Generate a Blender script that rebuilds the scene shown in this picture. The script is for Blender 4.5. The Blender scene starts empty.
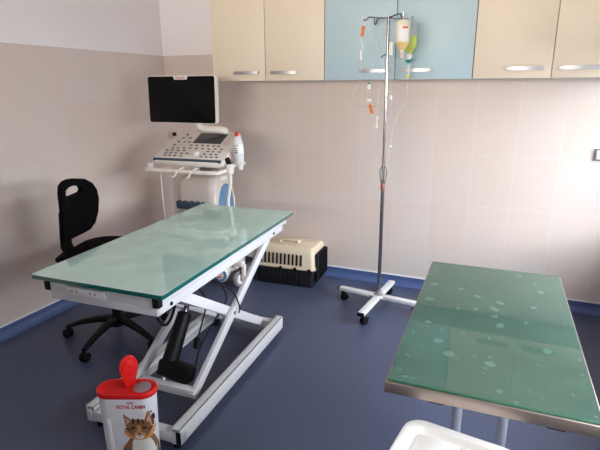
import bpy, bmesh, math, random
from mathutils import Vector, Matrix, Euler
random.seed(7)
C = bpy.context.scene.collection
PI = math.pi

# ------------------------------------------------------------------ helpers
def lin(c):
    c = c / 255.0
    return c / 12.92 if c <= 0.04045 else ((c + 0.055) / 1.055) ** 2.4
def rgb(r, g, b): return (lin(r), lin(g), lin(b), 1.0)

def mat(name, col, rough=0.5, metal=0.0, spec=0.5, coat=0.0, bump=0.0, bscale=200.0, vary=0.0, vscale=8.0, trans=0.0, alpha=1.0):
    m = bpy.data.materials.new(name); m.use_nodes = True
    nt = m.node_tree; b = nt.nodes['Principled BSDF']
    b.inputs['Base Color'].default_value = col
    b.inputs['Roughness'].default_value = rough
    b.inputs['Metallic'].default_value = metal
    b.inputs['Specular IOR Level'].default_value = spec
    b.inputs['Coat Weight'].default_value = coat
    b.inputs['Transmission Weight'].default_value = trans
    b.inputs['Alpha'].default_value = alpha
    tc = nt.nodes.new('ShaderNodeTexCoord')
    if vary:
        n = nt.nodes.new('ShaderNodeTexNoise'); n.inputs['Scale'].default_value = vscale; n.inputs['Detail'].default_value = 4
        nt.links.new(tc.outputs['Object'], n.inputs['Vector'])
        mx = nt.nodes.new('ShaderNodeMix'); mx.data_type = 'RGBA'
        mx.inputs[6].default_value = tuple(c * (1 - vary) for c in col[:3]) + (1,)
        mx.inputs[7].default_value = tuple(min(1, c * (1 + vary)) for c in col[:3]) + (1,)
        nt.links.new(n.outputs['Fac'], mx.inputs[0]); nt.links.new(mx.outputs[2], b.inputs['Base Color'])
    if bump:
        n = nt.nodes.new('ShaderNodeTexNoise'); n.inputs['Scale'].default_value = bscale
        nt.links.new(tc.outputs['Object'], n.inputs['Vector'])
        bp = nt.nodes.new('ShaderNodeBump'); bp.inputs['Strength'].default_value = bump; bp.inputs['Distance'].default_value = 0.002
        nt.links.new(n.outputs['Fac'], bp.inputs['Height']); nt.links.new(bp.outputs['Normal'], b.inputs['Normal'])
    return m

class MB:
    """collects shapes into one mesh"""
    def __init__(s): s.bm = bmesh.new(); s.M = Matrix.Identity(4); s.mi = 0
    def _fin(s, geom_verts, M):
        bmesh.ops.transform(s.bm, matrix=s.M @ M, verts=geom_verts)
    def box(s, c, size, rot=(0, 0, 0), bev=0.0, seg=2):
        n0 = len(s.bm.verts)
        r = bmesh.ops.create_cube(s.bm, size=1.0)
        vs = r['verts']
        bmesh.ops.scale(s.bm, vec=size, verts=vs)
        fs = set(f for v in vs for f in v.link_faces)
        if bev > 0:
            es = list(set(e for v in vs for e in v.link_edges))
            rr = bmesh.ops.bevel(s.bm, geom=es, offset=bev, segments=seg, affect='EDGES', profile=0.5)
            vs = list(set(rr['verts']) | set(v for v in vs if v.is_valid))
            fs = set(f for v in vs for f in v.link_faces)
            vs = list(set(v for f in fs for v in f.verts))
        for f in fs: f.material_index = s.mi
        s._fin(vs, Matrix.Translation(c) @ Euler(rot).to_matrix().to_4x4())
        return s
    def beam(s, p0, p1, w, h, up=(0, 0, 1), bev=0.003, ext=0.0):
        """rectangular bar from p0 to p1; w across, h along 'up'"""
        p0, p1 = Vector(p0), Vector(p1); d = p1 - p0; L = d.length + 2 * ext
        z = d.normalized(); u = Vector(up); x = u.cross(z).normalized(); y = z.cross(x)
        M = Matrix((x, y, z)).transposed().to_4x4(); M.translation = (p0 + p1) / 2
        sm = s.M; s.M = sm @ M
        s.box((0, 0, 0), (w, h, L), bev=bev); s.M = sm
        return s
    def lathe(s, prof, n=24, M=None, cap=True):
        """profile [(r,z)...] turned about z"""
        M = M or Matrix.Identity(4); rings = []; allv = []
        for r, z in prof:
            ring = [s.bm.verts.new((r * math.cos(2 * PI * k / n), r * math.sin(2 * PI * k / n), z)) for k in range(n)]
            rings.append(ring); allv += ring
        for a, b in zip(rings[:-1], rings[1:]):
            for k in range(n):
                f = s.bm.faces.new((a[k], a[(k + 1) % n], b[(k + 1) % n], b[k])); f.material_index = s.mi
        if cap:
            f = s.bm.faces.new(list(reversed(rings[0]))); f.material_index = s.mi
            f = s.bm.faces.new(rings[-1]); f.material_index = s.mi
        s._fin(allv, M); return s
    def cyl(s, p0, p1, r, r2=None, n=20, bev=0.0):
        p0, p1 = Vector(p0), Vector(p1); d = p1 - p0; L = d.length
        M = d.to_track_quat('Z', 'Y').to_matrix().to_4x4(); M.translation = p0
        r2 = r if r2 is None else r2
        if bev > 0: prof = [(r - bev, 0), (r, bev), (r2, L - bev), (r2 - bev, L)]
        else: prof = [(r, 0), (r2, L)]
        return s.lathe(prof, n, M)
    def tube(s, pts, r, n=8, closed=False, smooth=True, steps=6):
        pts = [Vector(p) for p in pts]
        if smooth and len(pts) > 2:
            out = []; N = len(pts)
            for i in range(N if closed else N - 1):
                P = lambda k: pts[k % N] if closed else pts[max(0, min(N - 1, k))]
                a, b, c, d = P(i - 1), P(i), P(i + 1), P(i + 2)
                for t in range(steps):
                    t /= steps
                    out.append(0.5 * ((2 * b) + (c - a) * t + (2 * a - 5 * b + 4 * c - d) * t * t + (3 * b - a - 3 * c + d) * t ** 3))
            if not closed: out.append(pts[-1])
            pts = out
        N = len(pts); rings = []; nrm = None; allv = []
        for i, p in enumerate(pts):
            if closed: t = pts[(i + 1) % N] - pts[i - 1]
            else: t = pts[min(N - 1, i + 1)] - pts[max(0, i - 1)]
            t.normalize()
            if nrm is None:
                nrm = t.orthogonal().normalized()
            else:
                nrm = (nrm - t * nrm.dot(t))
                nrm = nrm.normalized() if nrm.length > 1e-6 else t.orthogonal().normalized()
            b = t.cross(nrm)
            rr = r[min(i, len(r) - 1)] if isinstance(r, (list, tuple)) else r
            ring = [s.bm.verts.new(p + (nrm * math.cos(2 * PI * k / n) + b * math.sin(2 * PI * k / n)) * rr) for k in range(n)]
            rings.append(ring); allv += ring
        pairs = list(zip(rings[:-1], rings[1:])) + ([(rings[-1], rings[0])] if closed else [])
        for a, b in pairs:
            for k in range(n):
                f = s.bm.faces.new((a[k], a[(k + 1) % n], b[(k + 1) % n], b[k])); f.material_index = s.mi
        if not closed:
            s.bm.faces.new(list(reversed(rings[0]))).material_index = s.mi
            s.bm.faces.new(rings[-1]).material_index = s.mi
        s._fin(allv, Matrix.Identity(4)); return s
    def prism(s, poly, z0, z1, M=None, bev=0.0, top_scale=1.0):
        """extruded polygon in XY from z0 to z1"""
        M = M or Matrix.Identity(4)
        cx = sum(p[0] for p in poly) / len(poly); cy = sum(p[1] for p in poly) / len(poly)
        a = [s.bm.verts.new((x, y, z0)) for x, y in poly]
        b = [s.bm.verts.new((cx + (x - cx) * top_scale, cy + (y - cy) * top_scale, z1)) for x, y in poly]
        n = len(poly); fs = [s.bm.faces.new(list(reversed(a))), s.bm.faces.new(b)]
        for k in range(n): fs.append(s.bm.faces.new((a[k], a[(k + 1) % n], b[(k + 1) % n], b[k])))
        vs = a + b
        if bev > 0:
            es = [e for f in fs[:2] for e in f.edges]
            rr = bmesh.ops.bevel(s.bm, geom=es, offset=bev, segments=2, affect='EDGES', profile=0.5)
            vs = list(set(v for v in rr['verts']) | set(v for v in vs if v.is_valid))
            fs = set(f for v in vs for f in v.link_faces); vs = list(set(v for f in fs for v in f.verts))
        for f in fs: f.material_index = s.mi
        s._fin(vs, M); return s
    def loft(s, rings, cap=True):
        R = []; allv = []
        for ring in rings:
            R.append([s.bm.verts.new(p) for p in ring]); allv += R[-1]
        n = len(R[0])
        for a, b in zip(R[:-1], R[1:]):
            for k in range(n):
                s.bm.faces.new((a[k], a[(k + 1) % n], b[(k + 1) % n], b[k])).material_index = s.mi
        if cap:
            s.bm.faces.new(list(reversed(R[0]))).material_index = s.mi
            s.bm.faces.new(R[-1]).material_index = s.mi
        s._fin(allv, Matrix.Identity(4)); return s
    def build(s, name, material, parent=None, loc=None, smooth=35):
        bmesh.ops.recalc_face_normals(s.bm, faces=s.bm.faces)
        me = bpy.data.meshes.new(name); s.bm.to_mesh(me); s.bm.free()
        for m in (material if isinstance(material, (list, tuple)) else [material]): me.materials.append(m)
        if smooth:
            for p in me.polygons: p.use_smooth = True
            me.set_sharp_from_angle(angle=math.radians(smooth))
        o = bpy.data.objects.new(name, me); C.objects.link(o)
        if parent: o.parent = parent
        if loc: o.location = loc
        return o

def rrect(w, h, r, n=6, cx=0, cy=0):
    pts = []
    for (sx, sy, a0) in ((1, 1, 0), (-1, 1, 90), (-1, -1, 180), (1, -1, 270)):
        for k in range(n + 1):
            a = math.radians(a0 + 90 * k / n)
            pts.append((cx + sx * (w / 2 - r) + r * math.cos(a), cy + sy * (h / 2 - r) + r * math.sin(a)))
    return pts

def tag(o, label, cat, group=None):
    o['label'] = label; o['category'] = cat
    if group: o['group'] = group
    return o
def thing(name, label, cat, loc=(0, 0, 0), rotz=0.0, group=None):
    o = bpy.data.objects.new(name, None); C.objects.link(o)
    o.empty_display_size = 0.05
    o.location = loc; o.rotation_euler = (0, 0, rotz)
    return tag(o, label, cat, group)
def struct(o): o['kind'] = 'structure'; return o
def text_mesh(body, size, fat=0.0):
    cu = bpy.data.curves.new('lettering', 'FONT'); cu.body = body; cu.size = size; cu.align_x = 'CENTER'; cu.align_y = 'CENTER'; cu.offset = fat
    o = bpy.data.objects.new('lettering', cu); C.objects.link(o)
    dg = bpy.context.evaluated_depsgraph_get(); dg.update()
    me = bpy.data.meshes.new_from_object(o.evaluated_get(dg))
    bpy.data.objects.remove(o); bpy.data.curves.remove(cu)
    return me

# ------------------------------------------------------------------ materials
def tile_mat(name, ax, off):
    m = bpy.data.materials.new(name); m.use_nodes = True; nt = m.node_tree; b = nt.nodes['Principled BSDF']
    tc = nt.nodes.new('ShaderNodeTexCoord'); sp = nt.nodes.new('ShaderNodeSeparateXYZ')
    nt.links.new(tc.outputs['Object'], sp.inputs[0])
    a1 = nt.nodes.new('ShaderNodeMath'); a1.operation = 'SUBTRACT'; a1.inputs[1].default_value = off
    a2 = nt.nodes.new('ShaderNodeMath'); a2.operation = 'SUBTRACT'; a2.inputs[1].default_value = 0.315 - 0.36 * 2
    nt.links.new(sp.outputs[ax], a1.inputs[0]); nt.links.new(sp.outputs[2], a2.inputs[0])
    cb = nt.nodes.new('ShaderNodeCombineXYZ'); nt.links.new(a1.outputs[0], cb.inputs[0]); nt.links.new(a2.outputs[0], cb.inputs[1])
    br = nt.nodes.new('ShaderNodeTexBrick'); br.offset = 0; br.squash = 1
    br.inputs['Scale'].default_value = 1; br.inputs['Brick Width'].default_value = 0.2695; br.inputs['Row Height'].default_value = 0.36
    br.inputs['Mortar Size'].default_value = 0.0022; br.inputs['Mortar Smooth'].default_value = 0.3
    br.inputs['Color1'].default_value = rgb(219, 201, 189); br.inputs['Color2'].default_value = rgb(219, 205, 197)
    br.inputs['Mortar'].default_value = rgb(213, 199, 191) if ax == 1 else rgb(225, 213, 206)
    nt.links.new(cb.outputs[0], br.inputs['Vector'])
    n = nt.nodes.new('ShaderNodeTexNoise'); n.inputs['Scale'].default_value = 3; n.inputs['Detail'].default_value = 5
    nt.links.new(tc.outputs['Object'], n.inputs['Vector'])
    mx = nt.nodes.new('ShaderNodeMix'); mx.data_type = 'RGBA'; mx.blend_type = 'MULTIPLY'; mx.inputs[0].default_value = 0.06
    nt.links.new(br.outputs['Color'], mx.inputs[6]); nt.links.new(n.outputs['Color'], mx.inputs[7])
    nt.links.new(mx.outputs[2], b.inputs['Base Color'])
    b.inputs['Roughness'].default_value = 0.42; b.inputs['Specular IOR Level'].default_value = 0.3
    bp = nt.nodes.new('ShaderNodeBump'); bp.inputs['Strength'].default_value = 0.1; bp.inputs['Distance'].default_value = 0.001; bp.invert = True
    nt.links.new(br.outputs['Fac'], bp.inputs['Height']); nt.links.new(bp.outputs['Normal'], b.inputs['Normal'])
    return m

def floor_mat():
    m = bpy.data.materials.new('blue_vinyl'); m.use_nodes = True; nt = m.node_tree; b = nt.nodes['Principled BSDF']
    tc = nt.nodes.new('ShaderNodeTexCoord')
    n = nt.nodes.new('ShaderNodeTexNoise'); n.inputs['Scale'].default_value = 90; n.inputs['Detail'].default_value = 3
    v = nt.nodes.new('ShaderNodeTexVoronoi'); v.inputs['Scale'].default_value = 55
    for t in (n, v): nt.links.new(tc.outputs['Object'], t.inputs['Vector'])
    r1 = nt.nodes.new('ShaderNodeValToRGB'); r1.color_ramp.elements[0].position = 0.35; r1.color_ramp.elements[1].position = 0.7
    r1.color_ramp.elements[0].color = rgb(66, 73, 97); r1.color_ramp.elements[1].color = rgb(78, 86, 111)
    nt.links.new(n.outputs['Fac'], r1.inputs[0])
    r2 = nt.nodes.new('ShaderNodeValToRGB'); r2.color_ramp.elements[0].position = 0.10; r2.color_ramp.elements[1].position = 0.16
    r2.color_ramp.elements[0].color = (1, 1, 1, 1); r2.color_ramp.elements[1].color = (0, 0, 0, 1)
    nt.links.new(v.outputs['Distance'], r2.inputs[0])
    mx = nt.nodes.new('ShaderNodeMix'); mx.data_type = 'RGBA'
    ml = nt.nodes.new('ShaderNodeMath'); ml.operation = 'MULTIPLY'; ml.inputs[1].default_value = 0.35
    nt.links.new(r2.outputs[0], ml.inputs[0]); nt.links.new(ml.outputs[0], mx.inputs[0])
    mx.inputs[7].default_value = rgb(56, 64, 90)
    nt.links.new(r1.outputs[0], mx.inputs[6]); nt.links.new(mx.outputs[2], b.inputs['Base Color'])
    b.inputs['Roughness'].default_value = 0.38; b.inputs['Specular IOR Level'].default_value = 0.45
    return m

def glass_mat(name, tint, smear_col, smear_lo, smear_hi, spots=False, seed=0.0, ior=1.6):
    """flat pane of tinted glass: tinted see-through, fresnel mirror, and a film of smears and dried drops"""
    m = bpy.data.materials.new(name); m.use_nodes = True; nt = m.node_tree
    out = nt.nodes['Material Output']; nt.nodes.remove(nt.nodes['Principled BSDF'])
    tr = nt.nodes.new('ShaderNodeBsdfTransparent'); tr.inputs[0].default_value = tint
    df = nt.nodes.new('ShaderNodeBsdfDiffuse'); df.inputs[0].default_value = smear_col
    gl = nt.nodes.new('ShaderNodeBsdfGlossy'); gl.inputs['Roughness'].default_value = 0.035; gl.inputs[0].default_value = (0.95, 1, 0.97, 1)
    fr = nt.nodes.new('ShaderNodeFresnel'); fr.inputs[0].default_value = ior
    tc = nt.nodes.new('ShaderNodeTexCoord'); mp = nt.nodes.new('ShaderNodeMapping'); mp.inputs['Location'].default_value = (seed, seed * 2, 0)
    nt.links.new(tc.outputs['Object'], mp.inputs[0])
    n = nt.nodes.new('ShaderNodeTexNoise'); n.inputs['Scale'].default_value = 8.0; n.inputs['Detail'].default_value = 7; n.inputs['Roughness'].default_value = 0.62
    nt.links.new(mp.outputs[0], n.inputs['Vector'])
    rp = nt.nodes.new('ShaderNodeMapRange'); rp.inputs[1].default_value = 0.3; rp.inputs[2].default_value = 0.75
    rp.inputs[3].default_value = smear_lo; rp.inputs[4].default_value = smear_hi
    nt.links.new(n.outputs['Fac'], rp.inputs[0]); fac = rp.outputs[0]
    if spots:
        for sc, lo, hi, amp in ((13.0, 0.20, 0.26, 0.24), (26.0, 0.16, 0.22, 0.14)):
            wz = nt.nodes.new('ShaderNodeTexNoise'); wz.inputs['Scale'].default_value = 22
            nt.links.new(mp.outputs[0], wz.inputs['Vector'])
            wm = nt.nodes.new('ShaderNodeVectorMath'); wm.operation = 'MULTIPLY_ADD'; wm.inputs[1].default_value = (0.03, 0.03, 0)
            nt.links.new(wz.outputs['Color'], wm.inputs[0]); nt.links.new(mp.outputs[0], wm.inputs[2])
            fl = nt.nodes.new('ShaderNodeVectorMath'); fl.operation = 'MULTIPLY'; fl.inputs[1].default_value = (1, 1, 0)
            nt.links.new(wm.outputs[0], fl.inputs[0])
            v = nt.nodes.new('ShaderNodeTexVoronoi'); v.inputs['Scale'].default_value = sc; v.inputs['Randomness'].default_value = 1.0
            nt.links.new(fl.outputs[0], v.inputs['Vector'])
            s = nt.nodes.new('ShaderNodeMapRange'); s.inputs[1].default_value = lo; s.inputs[2].default_value = hi
            s.inputs[3].default_value = 1.0; s.inputs[4].default_value = 0.0
            nt.links.new(v.outputs['Distance'], s.inputs[0])
            pick = nt.nodes.new('ShaderNodeSeparateColor'); nt.links.new(v.outputs['Color'], pick.inputs[0])
            gt = nt.nodes.new('ShaderNodeMath'); gt.operation = 'GREATER_THAN'; gt.inputs[1].default_value = 0.40
            nt.links.new(pick.outputs[0], gt.inputs[0])
            mu = nt.nodes.new('ShaderNodeMath'); mu.operation = 'MULTIPLY'
            nt.links.new(gt.outputs[0], mu.inputs[0]); nt.links.new(s.outputs[0], mu.inputs[1])
            ma = nt.nodes.new('ShaderNodeMath'); ma.operation = 'MULTIPLY_ADD'; ma.inputs[1].default_value = amp
            nt.links.new(mu.outputs[0], ma.inputs[0]); nt.links.new(fac, ma.inputs[2]); fac = ma.outputs[0]
    m1 = nt.nodes.new('ShaderNodeMixShader'); nt.links.new(fac, m1.inputs[0]); nt.links.new(tr.outputs[0], m1.inputs[1]); nt.links.new(df.outputs[0], m1.inputs[2])
    m2 = nt.nodes.new('ShaderNodeMixShader'); nt.links.new(fr.outputs[0], m2.inputs[0]); nt.links.new(m1.outputs[0], m2.inputs[1]); nt.links.new(gl.outputs[0], m2.inputs[2])
    nt.links.new(m2.outputs[0], out.inputs['Surface'])
    return m

def clear_mat(name, tint, alpha):
    """thin clear plastic"""
    m = bpy.data.materials.new(name); m.use_nodes = True; nt = m.node_tree; b = nt.nodes['Principled BSDF']
    b.inputs['Base Color'].default_value = tint; b.inputs['Roughness'].default_value = 0.2; b.inputs['Alpha'].default_value = alpha
    return m

M = {}
M['tile_back'] = tile_mat('wall_tile_back', 0, 0.1367)
M['tile_left'] = tile_mat('wall_tile_left', 1, -0.005)
M['paint'] = mat('white_wall_paint', rgb(240, 235, 236), 0.7, spec=0.2, bump=0.1, bscale=120)
M['ceil'] = mat('ceiling_paint', rgb(238, 236, 234), 0.8, spec=0.1)
M['floor'] = floor_mat()
M['cove'] = mat('cove_vinyl', rgb(76, 94, 138), 0.35, vary=0.06, vscale=80)
M['strip'] = mat('white_strip', rgb(236, 236, 240), 0.4)
M['beige'] = mat('cream_laminate', rgb(234, 219, 198), 0.42, spec=0.35, vary=0.015, vscale=30)
M['blue'] = mat('sky_blue_laminate', rgb(184, 207, 215), 0.42, spec=0.35, vary=0.015, vscale=30)
M['carc'] = mat('cabinet_carcass', rgb(208, 204, 196), 0.5)
M['alu'] = mat('brushed_aluminium', rgb(176, 176, 178), 0.42, metal=0.9)
M['chrome'] = mat('chrome', rgb(158, 155, 156), 0.22, metal=1.0)
M['legm'] = mat('satin_leg_metal', rgb(196, 202, 212), 0.3, metal=0.5)
M['steel'] = mat('stainless_steel', rgb(178, 162, 152), 0.38, metal=0.85, vary=0.05, vscale=12)
M['tray'] = mat('dull_steel_tray', rgb(150, 165, 155), 0.5, metal=0.3, vary=0.12, vscale=6)
M['gmat'] = mat('green_rubber_mat', rgb(106, 140, 124), 0.6, vary=0.1, vscale=4)
M['white'] = mat('white_powder_coat', rgb(214, 212, 212), 0.35, bump=0.03, bscale=300)
M['board'] = mat('white_table_board', rgb(238, 240, 236), 0.5)
M['rubber'] = mat('black_rubber', rgb(11, 11, 12), 0.6, spec=0.25)
M['black'] = mat('black_plastic', rgb(11, 11, 12), 0.5, spec=0.2)
M['fabric'] = mat('black_fabric', rgb(9, 8, 9), 0.95, spec=0.1, bump=0.5, bscale=500)
M['edge'] = mat('glass_edge_teal', rgb(14, 92, 84), 0.12, coat=0.5)
M['edge2'] = mat('glass_edge_green', rgb(92, 150, 120), 0.15, coat=0.5)
M['gl_left'] = glass_mat('mint_glass', rgb(214, 250, 236), rgb(220, 252, 240), 0.60, 0.74, seed=1.3, ior=1.95)
M['gl_right'] = glass_mat('green_glass', rgb(138, 180, 160), rgb(104, 146, 128), 0.32, 0.42, spots=True, seed=4.1)
M['device'] = mat('device_white', rgb(232, 224, 216), 0.4)
M['device2'] = mat('device_warm_grey', rgb(206, 194, 184), 0.45)
M['dblue'] = mat('device_blue', rgb(92, 130, 166), 0.35)
M['dnavy'] = mat('device_navy', rgb(52, 70, 88), 0.45)
M['key'] = mat('device_key', rgb(92, 96, 104), 0.5)
M['grey'] = mat('mid_grey_plastic', rgb(120, 116, 114), 0.5)
M['screen'] = mat('dark_screen', rgb(7, 7, 8), 0.25, spec=0.12)
M['lcd'] = mat('touch_screen_glass', rgb(52, 54, 58), 0.22, spec=0.5)
M['red'] = mat('red_plastic', rgb(214, 26, 22), 0.38)
M['redink'] = mat('red_ink', rgb(196, 30, 38), 0.5)
M['tub'] = mat('white_tub_plastic', rgb(226, 224, 226), 0.35)
M['bin'] = mat('white_bin_plastic', rgb(244, 238, 230), 0.4)
M['crate'] = mat('beige_crate_plastic', rgb(218, 199, 172), 0.5, bump=0.15, bscale=250)
M['crateb'] = mat('black_crate_plastic', rgb(22, 22, 26), 0.5, bump=0.15, bscale=250)
M['wire'] = mat('black_wire', rgb(18, 18, 20), 0.4, metal=0.5)
M['orange'] = mat('orange_clamp', rgb(236, 120, 40), 0.45)
M['amber'] = mat('amber_fluid', rgb(236, 206, 136), 0.35)
M['milky'] = mat('milky_bottle', rgb(238, 230, 212), 0.3)
M['label'] = mat('paper_label', rgb(244, 242, 238), 0.6)
M['lime'] = mat('lime_fluid', rgb(212, 224, 104), 0.3)
M['clear'] = clear_mat('clear_plastic', rgb(224, 236, 240), 0.45)
M['tubing'] = clear_mat('clear_tubing', rgb(226, 228, 224), 0.38)
M['teal'] = mat('teal_cap', rgb(24, 132, 136), 0.4)
M['brown'] = mat('brown_clip', rgb(150, 92, 74), 0.5)
M['frost'] = mat('frosted_window', rgb(140, 118, 121), 0.35)

# ------------------------------------------------------------------ the room
RX, FY, HZ, TT = 3.62, -4.6, 2.6, 1.757      # right wall x, front wall y, ceiling z, tile top z
struct(MB().box((RX / 2, FY / 2, -0.05), (RX + 0.2, -FY + 0.2, 0.1)).build('floor', M['floor'], smooth=0))
struct(MB().box((RX / 2, FY / 2, HZ + 0.05), (RX + 0.2, -FY + 0.2, 0.1)).build('ceiling', M['ceil'], smooth=0))
def wall(name, tile, boxes_paint, boxes_tile):
    w = MB(); w.mi = 0
    for c, s in boxes_paint: w.box(c, s)
    w.mi = 1
    for c, s in boxes_tile: w.box(c, s)
    return struct(w.build(name, [M['paint'], tile], smooth=0))
wall('wall_back', M['tile_back'], [((RX / 2, 0.056, HZ / 2), (RX + 0.2, 0.1, HZ))], [((RX / 2, 0.02, TT / 2), (RX, 0.04, TT))])
wall('wall_left', M['tile_left'], [((-0.056, FY / 2, HZ / 2), (0.1, -FY + 0.2, HZ))], [((-0.02, FY / 2, TT / 2), (0.04, -FY, TT))])
# right wall with the daylight window, front wall (behind the photographer) with an added fill-light opening
WY0, WY1, WZ0, WZ1 = -2.9, -0.06, 0.62, 1.66
pb = [((RX + 0.05, FY / 2, WZ0 / 2), (0.1, -FY, WZ0)), ((RX + 0.05, FY / 2, (WZ1 + HZ) / 2), (0.1, -FY, HZ - WZ1)),
      ((RX + 0.05, (WY1) / 2, (WZ0 + WZ1) / 2), (0.1, -WY1, WZ1 - WZ0)), ((RX + 0.05, (FY + WY0) / 2, (WZ0 + WZ1) / 2), (0.1, WY0 - FY, WZ1 - WZ0))]
wall('wall_right', M['tile_left'], pb, [])
VX0, VX1, VZ0, VZ1 = 0.7, 3.2, 1.35, 2.4
pb = [((RX / 2, FY - 0.05, VZ0 / 2), (RX, 0.1, VZ0)), ((RX / 2, FY - 0.05, (VZ1 + HZ) / 2), (RX, 0.1, HZ - VZ1)),
      ((VX0 / 2, FY - 0.05, (VZ0 + VZ1) / 2), (VX0, 0.1, VZ1 - VZ0)), (((VX1 + RX) / 2, FY - 0.05, (VZ0 + VZ1) / 2), (RX - VX1, 0.1, VZ1 - VZ0))]
wall('wall_front', M['tile_back'], pb, [])
f = MB()
for z in (WZ0 + 0.02, WZ1 - 0.02): f.box((RX + 0.05, (WY0 + WY1) / 2, z), (0.06, WY1 - WY0, 0.04))
for y in (WY0 + 0.02, WY1 - 0.02): f.box((RX + 0.05, y, (WZ0 + WZ1) / 2), (0.06, 0.04, WZ1 - WZ0))
struct(f.build('window_1', M['white'], smooth=0))
f = MB()
for z in (VZ0 + 0.02, VZ1 - 0.02): f.box(((VX0 + VX1) / 2, FY - 0.05, z), (VX1 - VX0, 0.06, 0.04))
for x in (VX0 + 0.02, (VX0 + VX1) / 2, VX1 - 0.02): f.box((x, FY - 0.05, (VZ0 + VZ1) / 2), (0.04, 0.06, VZ1 - VZ0))
struct(f.build('added_fill_window', M['white'], smooth=0))  # unseen frame, added around the opening that lets the front fill in
# coved vinyl skirting with a thin white capping strip
CZ = 0.072
def cove(name, along, L, M3):
    prof = [(0.0, CZ)] + [(0.05 - 0.044 * math.cos(a) - 0.0, 0.05 - 0.049 * math.sin(a)) for a in [PI / 2 * k / 6 for k in range(7)]]
    prof = [(-0.006, CZ), (-0.006, CZ - 0.008)] + [(-(0.05 - 0.044 * math.cos(a)), 0.05 - 0.049 * math.sin(a)) for a in [PI / 2 * k / 6 for k in range(7)]] + [(0.0, 0.001), (0.0, CZ)]
    b = MB(); b.M = M3
    b.loft([[(0, y, z) for y, z in prof], [(L, y, z) for y, z in prof]])
    return struct(b.build(name, M['cove']))
cove('baseboard_back', 0, RX, Matrix.Identity(4))
cove('baseboard_left', 0, -FY, Matrix.Translation((0, FY, 0)) @ Matrix.Rotation(PI / 2, 4, 'Z'))
struct(MB().box((RX / 2, -0.004, CZ + 0.003), (RX, 0.008, 0.007)).build('trim_1', M['strip'], smooth=0))
struct(MB().box((0.004, FY / 2, CZ + 0.003), (0.008, -FY, 0.007)).build('trim_2', M['strip'], smooth=0))

# ------------------------------------------------------------------ wall cabinets
CB, CT, CF = 1.541, 2.27, -0.30
def cabinet(x0, xm, x1, key, label, handles):
    t = thing('wall_cabinet', label, 'cabinet', ((x0 + x1) / 2, 0, CB), 0, 'wall cabinets along the back wall')
    cx = (x0 + x1) / 2
    MB().box((0, (CF + 0.02) / 2, (CT - CB) / 2), (x1 - x0 - 0.002, -(CF + 0.02), CT - CB), bev=0.001).build('body', M['carc'], t)
    for (a, b, hx) in ((x0, xm, handles[0]), (xm, x1, handles[1])):
        d = MB().box(((a + b) / 2 - cx, CF + 0.009, (CT - CB) / 2), (b - a - 0.005, 0.018, CT - CB - 0.004), bev=0.0015).build('door', M[key], t)
        h = MB(); w = 0.205
        n = 10; top = []; bot = []
        for k in range(n + 1):
            u = -1 + 2 * k / n
            yy = -0.016 - 0.012 * (1 - u * u); top.append((u * w / 2, yy))
        ring = top + [(x, y + 0.006) for x, y in reversed(top)]
        h.prism(ring, -0.011, 0.011, bev=0.0015)
        for u in (-1, 1): h.box((u * (w / 2 - 0.008), -0.009, 0), (0.014, 0.018, 0.016), bev=0.002)
        ho = h.build('handle', M['alu'], d); ho.location = (hx - cx, CF, 0.057)
    return t
cabinet(0.678, 1.120, 1.570, 'beige', 'cream two-door wall cabinet at the left end, above the screen', (0.968, 1.268))
cabinet(1.570, 2.056, 2.536, 'blue', 'pale blue two-door wall cabinet behind the drip stand', (1.925, 2.190))
cabinet(2.536, 2.970, 3.430, 'beige', 'cream two-door wall cabinet at the right end of the row', (2.822, 3.105))

# ------------------------------------------------------------------ wall sockets
s = thing('wall_socket', 'white wall socket with black plug, behind the ultrasound console', 'socket', (0.092, 0, 1.10))
MB().box((0, -0.005, 0), (0.09, 0.010, 0.062), bev=0.003).build('plate', M['white'], s)
MB().cyl((-0.022, -0.0105, 0.004), (-0.022, -0.035, 0.004), 0.017, 0.013).build('plug', M['black'], s)
s = thing('wall_socket', 'white wall socket with grey frame at the right edge of the picture', 'socket', (3.335, 0, 1.075))
MB().box((0, -0.006, 0), (0.085, 0.012, 0.075), bev=0.003).build('frame', M['grey'], s)
MB().box((0, -0.011, 0), (0.066, 0.010, 0.058), bev=0.003).build('insert', M['white'], s)

# ------------------------------------------------------------------ adjustable glass-topped table on the left
T = thing('lift_table', 'white scissor-lift examination table with mint glass top, left of the room', 'table', (1.275, -1.558, 0), math.radians(2.5))
def glass_top(w, l, th, z, r, mats, parent, name='glass_top'):
    b = MB(); poly = rrect(w, l, r, 5)
    a = [b.bm.verts.new((x, y, z - th)) for x, y in poly]; c = [b.bm.verts.new((x, y, z)) for x, y in poly]; n = len(poly)

    b.bm.faces.new(c).material_index = 0
    b.bm.faces.new(list(reversed(a))).material_index = 2
    for k in range(n): b.bm.faces.new((a[k], a[(k + 1) % n], c[(k + 1) % n], c[k])).material_index = 1
    return b.build(name, mats, parent)
M['under'] = clear_mat('glass_underside', rgb(230, 245, 238), 0.06)
g = glass_top(0.664, 1.38, 0.018, 0.740, 0.014, [M['gl_left'], M['edge'], M['under']], T)
MB().box((0, 0, 0.7125), (0.585, 1.31, 0.009), bev=0.002).build('table_board', M['board'], T)
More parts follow.
